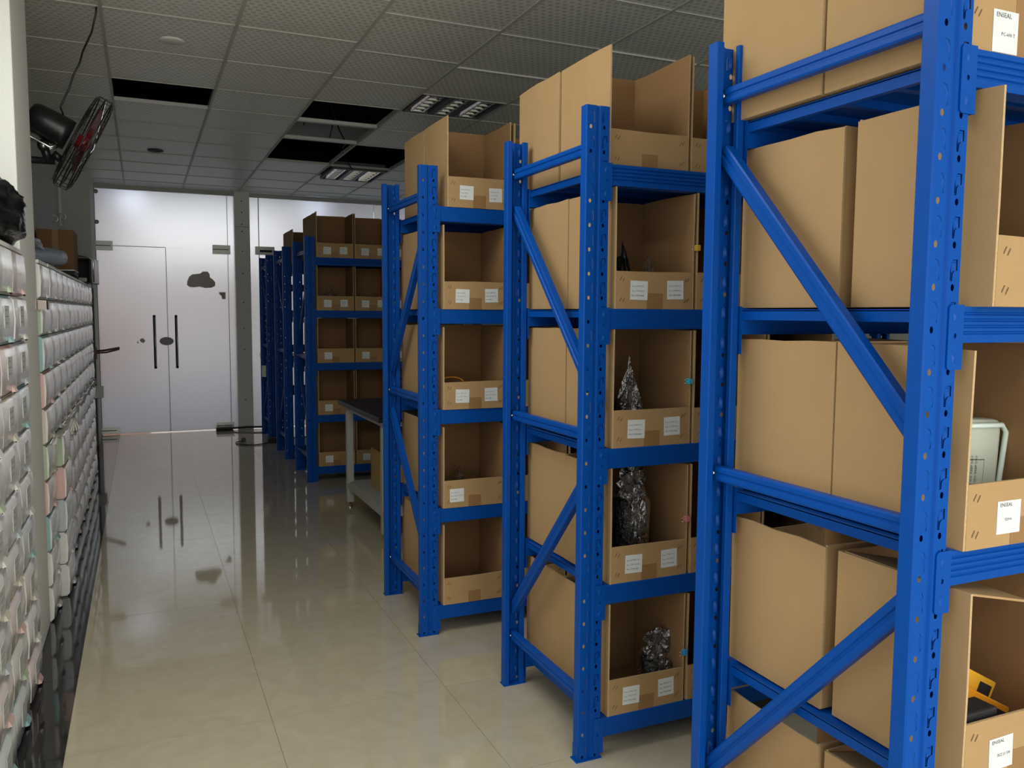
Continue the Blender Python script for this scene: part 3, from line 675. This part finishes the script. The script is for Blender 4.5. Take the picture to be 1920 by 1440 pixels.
# tub in rack A
t = thing('plastic_tub', 'translucent rectangular plastic tub lying on its side in the nearest rack, third shelf', 'plastic tub', (1.385, 1.12, LEVELS[2]+.008))
b = MB(); b.box(0, .20, 0, .055, .0, .205); o = b.obj('tub_body', TUB, t); bevel(o, .014, 3)
b = MB(); b.tube([(.004, -.004, .19), (.186, -.006, .195), (.203, -.004, .18), (.186, -.006, .01), (.01, -.004, .006)], .0055, 8); b.obj('rim', TUBR, t)
b = MB(); b.box(.02, .15, -.0012, -.0006, .045, .125); b.obj('print_border', mat('tub_print', (.10, .12, .06), .6), t)
b = MB(); b.box(.022, .148, -.0018, -.0012, .047, .123); b.obj('print_panel', TUB, t)
for k in range(6):
    o = text('CE PP 5 ISO KEEP DRY', .0085, t, (.128-.0125*k if k < 4 else .045-.013*(k-4), -.0025, .050), mat('tub_ink%d' % k, (.05, .06, .02), .6)); o.rotation_euler = (PI/2, -PI/2, 0); 
t.rotation_euler = (0, math.radians(3), 0)
tg = 'orange plastic strips in the nearest rack box'
for k, m in enumerate((YELLOW, ORANGE, YELLOW)):
    b = MB(); b.box(0, .286-.006*k, 0, .012, -.055, 0); o = b.obj('plastic_strip', m, None, (1.338, 1.10-.035*k, (.772, .732, .697)[k]), (0, math.radians(28), 0)); bevel(o, .003)
    tag(o, ['yellow-orange plastic strip at the back of the second-shelf box of the nearest rack', 'deep orange plastic strip between two yellow ones in the nearest rack', 'yellow plastic strip at the front of the second-shelf box of the nearest rack'][k], 'plastic strip', tg)
    b = MB(); b.box((.235, .20, .19)[k], .275, -.001, 0, -.045, -.012); b.obj('dark_mark', BLACKM, o)
b = MB(); b.box(1.312, 1.41, .97, 1.018, LEVELS[1]+.006, LEVELS[1]+.128); o = b.obj('black_pad', BLACKM); bevel(o, .004); tag(o, 'black pad under the orange strips in the nearest rack', 'pad')

# ------------------------------------------------------------------ drawer stacks on the left
DH, DX = .16, -.395
def unit_meshes(w, kind):
    b = MB(); dep = .30
    b.box(-dep, -.006, .002, w-.002, .002, DH-.002); fr = b.mesh('frame', DB[kind])
    bm = bmesh.new(); bm.from_mesh(fr); bmesh.ops.bevel(bm, geom=bm.edges[:], offset=.006, segments=2, affect='EDGES'); bm.to_mesh(fr); bm.free()
    b = MB(); n = 8; vs = []
    m_ = .010
    for k in range(n+1):
        u = k/n; yy = m_+(w-2*m_)*u; bul = .0065*(1-(2*u-1)**6)+.0012*math.sin(u*17)
        vs += [(-.010, yy, .010), (-.002+bul*.8, yy, .014), (.002+bul, yy, DH*.5), (-.002+bul*.9, yy, DH-.014), (-.010, yy, DH-.010)]
    fs = [(k*5+j, (k+1)*5+j, (k+1)*5+j+1, k*5+j+1) for k in range(n) for j in range(4)]
    b.add(vs, fs, 0, True); b.add(vs, [(0, 1, 2, 3, 4), tuple(n*5+i for i in (4, 3, 2, 1, 0))])
    df = b.mesh('drawer_front', DF[kind])
    b = MB(); c = w*.62; b.add([(.003, c-.035, .008), (.014, c-.028, .008), (.014, c+.028, .008), (.003, c+.035, .008), (.003, c-.028, .030), (.003, c+.028, .030)], [(0, 1, 4), (3, 5, 2), (1, 2, 5, 4), (0, 3, 2, 1)])
    b.add([(.0085, c-.030, .002), (.0085, c+.030, .002), (.0085, c+.030, .008), (.0085, c-.030, .008)], [(0, 1, 2, 3)], 1)
    hd = b.mesh('handle', [DB[kind], BLACKM])
    return fr, df, hd
UM = {}
def drawers(y0, ncol, w, colfun, where, sticker, xo=lambda c, r: 0, cskip=0):
    for c in range(ncol):
        for r in range(10):     # r = 0 is the bottom
            kind = colfun(c, r)
            if (w, kind) not in UM: UM[(w, kind)] = unit_meshes(w, kind)
            fr, df, hd = UM[(w, kind)]
            rowname = ['bottom', 'ninth', 'eighth', 'seventh', 'sixth', 'fifth', 'fourth', 'third', 'second', 'top'][r]
            t = thing('storage_unit', '%s-framed storage drawer, %s row%s, %s' % (kind, rowname, '' if r in (0, 9) else ' from top', where(c)), 'storage drawer', (DX+random.uniform(-.003, .003)+xo(c, r), y0+c*w, r*DH), 0, 'stacked storage drawers')
            link('frame', fr, t); dr = link('drawer_front', df, t); link('handle', hd, dr)
            if sticker and r < 9:
                b = MB(); b.box(.007, .0095, w*.22, w*.50, .055, .125); s = b.obj('sticker', mat('sticker_paper', (.50, .52, .50), .6) if 'sticker_paper' not in MATS else MATS['sticker_paper'], dr)
                bb = MB()
                for q in range(3): bb.box(.0095, .0099, w*.25, w*(.40+.04*(q % 2)), .110-.02*q, .113-.02*q)
                bb.obj('sticker_lines', MATS.get('sticker_ink') or mat('sticker_ink', (.25, .26, .26), .7), s)
            if r == 9:
                b = MB(); b.box(-.302, -.004, .0, w, DH-.004, DH+.010); o = b.obj('lid', DB['white'], t)
colA = ['white', 'teal', 'green', 'pink', 'cream', 'green', 'white', 'pink', 'teal', 'white']
def cf1(c, r): return [['green', 'white', 'teal', 'pink', 'white', 'grey', 'cream', 'pink', 'teal', 'white'], ['teal', 'pink', 'grey', 'cream', 'white', 'green', 'white', 'grey', 'teal', 'pink'], ['teal', 'green', 'pink', 'cream', 'grey', 'white', 'cream', 'pink', 'teal', 'green'], ['pink', 'white', 'cream', 'teal', 'white', 'grey', 'teal', 'grey', 'white', 'pink']][c % 4][r]
C1N = ['fourth column before the pillar', 'third column before the pillar', 'second column before the pillar', 'column just before the pillar']
drawers(3.59-4*.345, 4, .345, cf1, lambda c: C1N[c], True)
first = ['white', 'white', 'teal', 'pink', 'green', 'cream', 'pink', 'teal', 'green', 'white']
ORD2 = ['first', 'second', 'third', 'fourth', 'fifth', 'sixth', 'seventh', 'eighth', 'ninth', 'tenth', 'eleventh']
def cf2(c, r):
    if c == 0: return first[r]
    if c == 1 and r < 5: return ['white', 'white', 'grey', 'pink', 'green'][r]
    if r == 9: return 'white'
    return random.choice([['white', 'grey', 'cream'], ['white', 'pink', 'grey']][r > 6])
drawers(4.125, 11, .355, cf2, lambda c: '%s column beyond the pillar' % ORD2[c], False, xo=lambda c, r: (.035 if c == 1 and r < 5 else 0))
# rope tied round the stack, knot on the second column
b = MB(); pts = [(-.372-.004*math.sin(k*1.7), 4.13+k*.1, .80+.010*math.sin(k*.9)) for k in range(39)]
b.tube(pts, .005, 5); b.tube([(p[0]+.006, p[1]+.03, p[2]+.012*math.sin(i*2.1)) for i, p in enumerate(pts)], .004, 5)
for k in range(4): b.tube([(-.335+.012*k, 4.56+.02*k, .80), (-.325, 4.60+.02*k, .835+.01*k), (-.32, 4.66, .80-.01*k), (-.335, 4.58, .79)], .004, 5)
tag(b.obj('rope', STRING), 'white string tied around the long drawer stack with a bow', 'string')
b = MB(); b.box(-.412, -.408, 4.04, 4.13, 1.395, 1.435); b.box(-.412, -.372, 4.12, 4.124, 1.395, 1.435); b.box(-.376, -.372, 4.12, 4.19, 1.395, 1.435)
tag(b.obj('masking_tape', mat('masking_tape_mat', (.55, .48, .44), .7)), 'strip of pale tape joining the white column to the drawers', 'tape')

# bin bag on near stack
def soft_bag(name, loc, sx, sy, sz, m, seed, parent=None):
    rr = random.Random(seed); bm = bmesh.new(); bmesh.ops.create_icosphere(bm, subdivisions=5, radius=1)
    from mathutils import noise
    off = Vector((seed*3.1, seed*1.7, 0))
    for v in bm.verts:
        d = v.co.copy(); k = 1+.28*noise.noise(d*1.6+off)+.10*abs(noise.noise(d*4+off))-.10*abs(noise.noise(Vector((d.x*9, d.y*3, d.z*6))+off))
        v.co = Vector((d.x*k*sx, d.y*k*sy, max(-.75, d.z)*k*sz))
    zm = min(v.co.z for v in bm.verts)
    for v in bm.verts: v.co.z -= zm
    for f in bm.faces: f.smooth = True
    me = bpy.data.meshes.new(name); bm.to_mesh(me); bm.free(); me.materials.append(m); return link(name, me, parent, loc)
o = soft_bag('bin_bag', (-.525, 3.30, 1.612), .17, .27, .135, BAG, 21); tag(o, 'black plastic bin bag lying on top of the near drawer stack', 'bin bag')
# cardboard box, rolls and machine on the far stack
b = MB(); b.box(-.70, -.455, 7.15, 7.55, 1.612, 2.0); o = b.obj('cardboard_carton', mat('carton_brown', (.27, .15, .06), .85, noise=.06)); bevel(o, .004)
bb = MB(); bb.box(-.60, -.56, 7.148, 7.15, 1.612, 2.0); bb.obj('tape', TAPE, o)
tag(o, 'closed brown carton standing on the long drawer stack by the doors', 'cardboard box')
b = MB(); N = 9; pts = [(-.66+.024*k, 4.62+.17*k, 1.665+.012*k*.6) for k in range(N)]
b.tube(pts, [.055+.003*math.sin(k*2.2) for k in range(N)], 14); o = b.obj('fabric_roll', BLUEBAG); tag(o, 'pale blue rolled plastic sheet lying on the long drawer stack', 'roll')
b = MB(); b.tube([pts[-1], (pts[-1][0]+.003, pts[-1][1]+.02, pts[-1][2]+.001)], .036, 12); b.obj('core', BLACKM, o)
o = soft_bag('crumpled_sheet', (-.60, 5.3, 1.725), .10, .38, .035, BLUEBAG, 31); tag(o, 'crumpled pale blue plastic sheet on top of the roll', 'plastic sheet')
b = MB(); b.box(-.56, -.40, 6.25, 6.62, 1.628, 1.655); b.box(-.56, -.398, 6.24, 6.63, 1.655, 1.662, 1); o = b.obj('folder_pile', [BLACKM, LABEL]); tag(o, 'black and white folder lying on the long drawer stack', 'folder')
t = thing('toaster_oven', 'open black toaster oven lying on the far end of the drawer stack', 'oven', (-.66, 7.62, 1.614), 0)
b = MB(); w, h, d = .30, .205, .36
b.box(0, w, 0, .006, .0, .0)
b.box(0, w, 0, d, 0, .012); b.box(0, w, 0, d, h-.012, h); b.box(0, .012, 0, d, 0, h); b.box(w-.02, w, 0, d, 0, h); b.box(0, w, d-.01, d, 0, h)
o = b.obj('shell', mat('oven_shell', (.05, .045, .045), .25)); o.parent = t; bevel(o, .004)
b = MB(); b.box(.05, .20, .03, .05, .05, .13); b.box(.06, .16, .02, .03, .15, .175, 1); b.box(.02, .26, .01, .03, .014, .045, 2); b.obj('inner_parts', [BLACK, mat('dull_orange', (.25, .07, .03), .5), STEEL], t)
b = MB(); b.tube([(w+.012, .0, .01), (w+.014, .0, h-.02), (w-.03, .0, h+.01), (.0, .0, h+.03)], .008, 8); b.obj('handle', CHROME, t)
t.rotation_euler = (0, 0, math.radians(-6))
# things fixed near the doors on the left
b = MB(); b.box(-.52, -.38, 9.44, 9.50, .50, .62); o = b.obj('junction_box', WHITE, None); o.rotation_euler = (0, math.radians(0), 0); bevel(o, .006); tag(o, 'white junction box at the end of the drawers by the doors', 'junction box')
b = MB(); b.tube([(-.45, 9.48, .98), (-.36, 9.40, .99), (-.22, 9.30, 1.02)], .011, 8); b.tube([(-.45, 9.48, .96), (-.34, 9.40, .97), (-.22, 9.31, 1.005)], .008, 8); b.box(-.47, -.43, 9.45, 9.50, .90, 1.02)
tag(b.obj('metal_bracket', mat('rusty_bracket', (.16, .08, .06), .5)), 'rusty double bracket sticking out beside the glass door', 'bracket')
b = MB(); b.box(-.46, -.443, 9.49, 9.52, .0, 1.62); struct(b.obj('trim_3', RUST))
b = MB(); b.box(-.72, -.695, 9.42, 9.50, 2.23, 2.75); o = b.obj('conduit', WHITE); tag(o, 'white plastic conduit running down the wall behind the fan', 'conduit')
for (yy, z) in ((8.4, 2.22), (9.3, 2.33)):
    b = MB(); b.tube([(-.72, yy, z)]+[(-.68+.03*math.sin(a), yy, z-.02+.03*math.cos(a)) for a in (-.5, .3, 1.2, 2.1, 3.0, 3.6)], .004, 6)
    tag(b.obj('wall_hook', CHROME), 'bent wire hook on the left wall, %s' % ('nearer one, lower' if yy < 9 else 'beside the white conduit'), 'hook', 'wire hooks')

# ------------------------------------------------------------------ wall fan
n_ = Vector((.89, .09, -.446)).normalized(); e1 = (Vector((.447, 0, .894))-n_*n_.dot(Vector((.447, 0, .894)))).normalized(); e2 = n_.cross(e1)*-1; c0 = Vector((-.236, 4.6, 2.200))
fan = thing('wall_fan', 'black caged wall fan with dark red blades tilted down over the aisle', 'fan', (0, 0, 0))
def P(r, a, h): return c0+n_*h+(e1*math.cos(a)+e2*math.sin(a))*r
Rf = .240
def ring(b, r, h, th=.0016, n=40): b.tube([P(r, 2*PI*k/n, h) for k in range(n)], th, 5, closed=True)
for side, nm in ((1, 'front_guard'), (-1, 'rear_guard')):
    b = MB()
    prof = [(.03, .044), (.12, .046), (.19, .045), (.222, .040), (Rf, .028), (Rf, .0)]
    for r, h in prof[1:5]: ring(b, r, side*h)
    ring(b, .10, side*.046)
    for k in range(32):
        a = 2*PI*k/32; b.tube([P(r, a, side*h) for r, h in prof], .0011, 4)
    stuff(b.obj(nm, WIRE, fan))
b = MB(); ring(b, Rf, 0, .004); ring(b, Rf-.002, .03, .003); ring(b, Rf-.002, -.03, .003); b.obj('cage_rim', WIRE, fan)
b = MB(); b.tube([P(Rf+.002, 0, -.03), P(Rf+.004, 0, .0), P(.0, 0, .05), P(Rf+.004, PI, .0)], .003, 6); b.tube([P(Rf-.004, 0, -.045), P(.0, 0, -.052), P(Rf-.004, PI, -.045)], .003, 6); b.obj('stay_bar', CHROME, fan)
for k in range(3):
    a0 = 2*PI*k/3+.15; b = MB(); vs = []
    for i in range(7):
        r = .03+.165*i/6; wd = .25+.30*math.sin(PI*min(1, i/6*.9+.1)); 
        for j, s in ((0, -1), (1, 1)): vs.append(P(r, a0+s*wd, s*.015+.003))
    fs = [(2*i, 2*i+1, 2*i+3, 2*i+2) for i in range(6)]; b.add(vs, fs, 0, True); b.add([Vector(v)+n_*.003 for v in vs], fs, 0, True)
    b.obj('blade', REDP, fan)
b = MB(); b.lathe([(0, -.032), (.034, -.03), (.036, .01), (.03, .028), (0, .034)], c0, n_, 20); b.obj('hub', REDP, fan)
b = MB(); b.lathe([(0, -.255), (.035, -.255), (.058, -.248), (.070, -.225), (.074, -.17), (.076, -.10), (.074, -.065), (0, -.062)], c0, n_, 28); mo = b.obj('motor', BLACK, fan)
b = MB(); ctr = c0+n_*-.15-e1*.075
for s in (-1, 1): b.tube([c0+n_*-.225-e1*.07+e2*.03*s, c0+n_*-.20-e1*.095+e2*.03*s, c0+n_*-.11-e1*.095+e2*.03*s, c0+n_*-.09-e1*.07+e2*.03*s], .007, 8)
b.obj('yoke', CHROME, fan)
b = MB(); k0 = c0+n_*-.14-e1*.10
b.tube([k0+e2*-.03, k0+e2*.03], .026, 16); b.tube([k0, Vector((-.385, 4.6, 2.105))], .020, 10); b.tube([k0+n_*.05-e1*.01, k0+n_*.09-e1*.02], .018, 12); b.obj('tilt_joint', BLACK, fan)
b = MB(); b.tube([(-.72, 4.6, 2.105), (-.36, 4.6, 2.105)], .017, 10); b.box(-.72, -.708, 4.54, 4.66, 2.04, 2.17); b.obj('wall_arm', BLACK, fan)
b = MB(); b.lathe([(0, -.034), (.012, -.033), (.014, -.03)], k0, e2, 10); b.obj('bolt', CHROME, fan)
b = MB(); st = c0+n_*-.12+e1*.075
pts = [c0+n_*-.12+e1*.068, Vector((-.325, 4.55, 2.352)), Vector((-.313, 4.55, 2.38)), Vector((-.284, 4.55, 2.445)), Vector((-.264, 4.55, 2.509)), Vector((-.236, 4.55, 2.567)), Vector((-.220, 4.52, 2.613)), Vector((-.174, 4.4, 2.674)), Vector((-.154, 4.4, 2.76)), Vector((-.15, 4.39, 2.80))]
b.tube(pts, .0045, 6); tag(b.obj('power_cable', BLACK), 'black cable hanging from the ceiling down to the wall fan', 'cable')

# ------------------------------------------------------------------ black-topped table
t = thing('work_table', 'grey steel-legged table with a black top between the blue racks', 'table', (0, 0, 0))
b = MB(); b.box(1.27, 2.35, 4.80, 5.93, .735, .768); o = b.obj('table_top', BTOP, t); bevel(o, .003)
for (x, yy) in ((1.30, 5.77), (1.30, 4.83), (2.27, 5.77), (2.27, 4.83)):
    b = MB(); b.box(x, x+.048, yy, yy+.048, .045, .705); o = b.obj('leg', GREYM, t); bevel(o, .004)
    f = MB(); f.lathe([(0, 0), (.020, 0), (.020, .008), (.008, .014), (.008, .046), (0, .046)], (x+.024, yy+.024, 0), (0, 0, 1), 14); f.obj('levelling_foot', CHROME, o)
for (z0, z1) in ((.705, .735), (.150, .185)):
    b = MB(); b.box(1.303, 1.345, 4.83, 5.818, z0, z1); b.box(2.273, 2.315, 4.83, 5.818, z0, z1); b.box(1.345, 2.273, 5.775, 5.815, z0, z1); b.box(1.345, 2.273, 4.832, 4.872, z0, z1); b.obj('rail', GREYM, t)
b = MB(); b.box(1.32, 2.29, 4.85, 5.80, .185, .195); b.obj('lower_shelf', GREYM, t)
cbox(1.42, 4.95, .196, .34, .62, .27, .25, 'open brown carton on the lower shelf of the black-topped table', 'carton under the table', 'T', False, 0, (), False)
o = crumple('rubber_parts_bag', (1.75, 5.5, .770), .16, .2, .10, BAG, 41, None, .25, 3); tag(o, 'black bag of parts on the black-topped table', 'bag')
b = MB(); b.tube([(1.55, 5.15, .769), (1.55, 5.15, .83)], .03, 14); tag(b.obj('plastic_jar', mat('jar_grey', (.10, .11, .12), .3)), 'small grey jar standing on the black-topped table', 'jar')

# ------------------------------------------------------------------ cables and bits by the doors
b = MB(); b.tube([(.97, 9.25, .018), (.93, 9.22, .01), (.875, 9.17, .008), (.88, 9.05, .008), (.95, 8.97, .007), (1.05, 8.93, .007), (1.16, 8.98, .008), (1.22, 9.1, .012)], .006, 6)
o = b.obj('floor_cable', BLACK); tag(o, 'black cable with plug curling over the floor beside the dark racks', 'cable')
b = MB(); b.box(.94, .985, 9.23, 9.27, .004, .04); b.obj('plug', BLACK, o)
b = MB(); b.box(.76, .94, 10.14, 10.24, .0, .035); b.tube([(.90, 10.2, .02), (1.0, 10.17, .03), (1.10, 10.15, .035), (1.31, 10.1, .035)], .011, 8); tag(b.obj('door_stop_bar', BLACKM), 'black bar lying on the floor at the foot of the glass door', 'bar')
b = MB(); b.box(1.20, 1.36, 9.02, 9.14, 0, .05); o = b.obj('cable_box', BLACKM); bevel(o, .006); tag(o, 'flat black box on the floor at the feet of the empty rack', 'box')
b = MB(); b.box(1.16, 1.20, 9.16, 9.20, .70, .82, 0, ); o = b.obj('grey_plug_socket', WHITE, None); o.rotation_euler = (0, 0, 0); tag(o, 'white plug socket hanging on the side of the empty rack', 'socket')
b = MB(); b.tube([(1.20, 9.22, .80)]+[(1.17+.03*math.cos(a), 9.2, .93+.04*math.sin(a)) for a in (4.7, 4.0, 3.1, 2.2, 1.5, .8)], .002, 5); b.obj('wire_loop', BLACK, o)
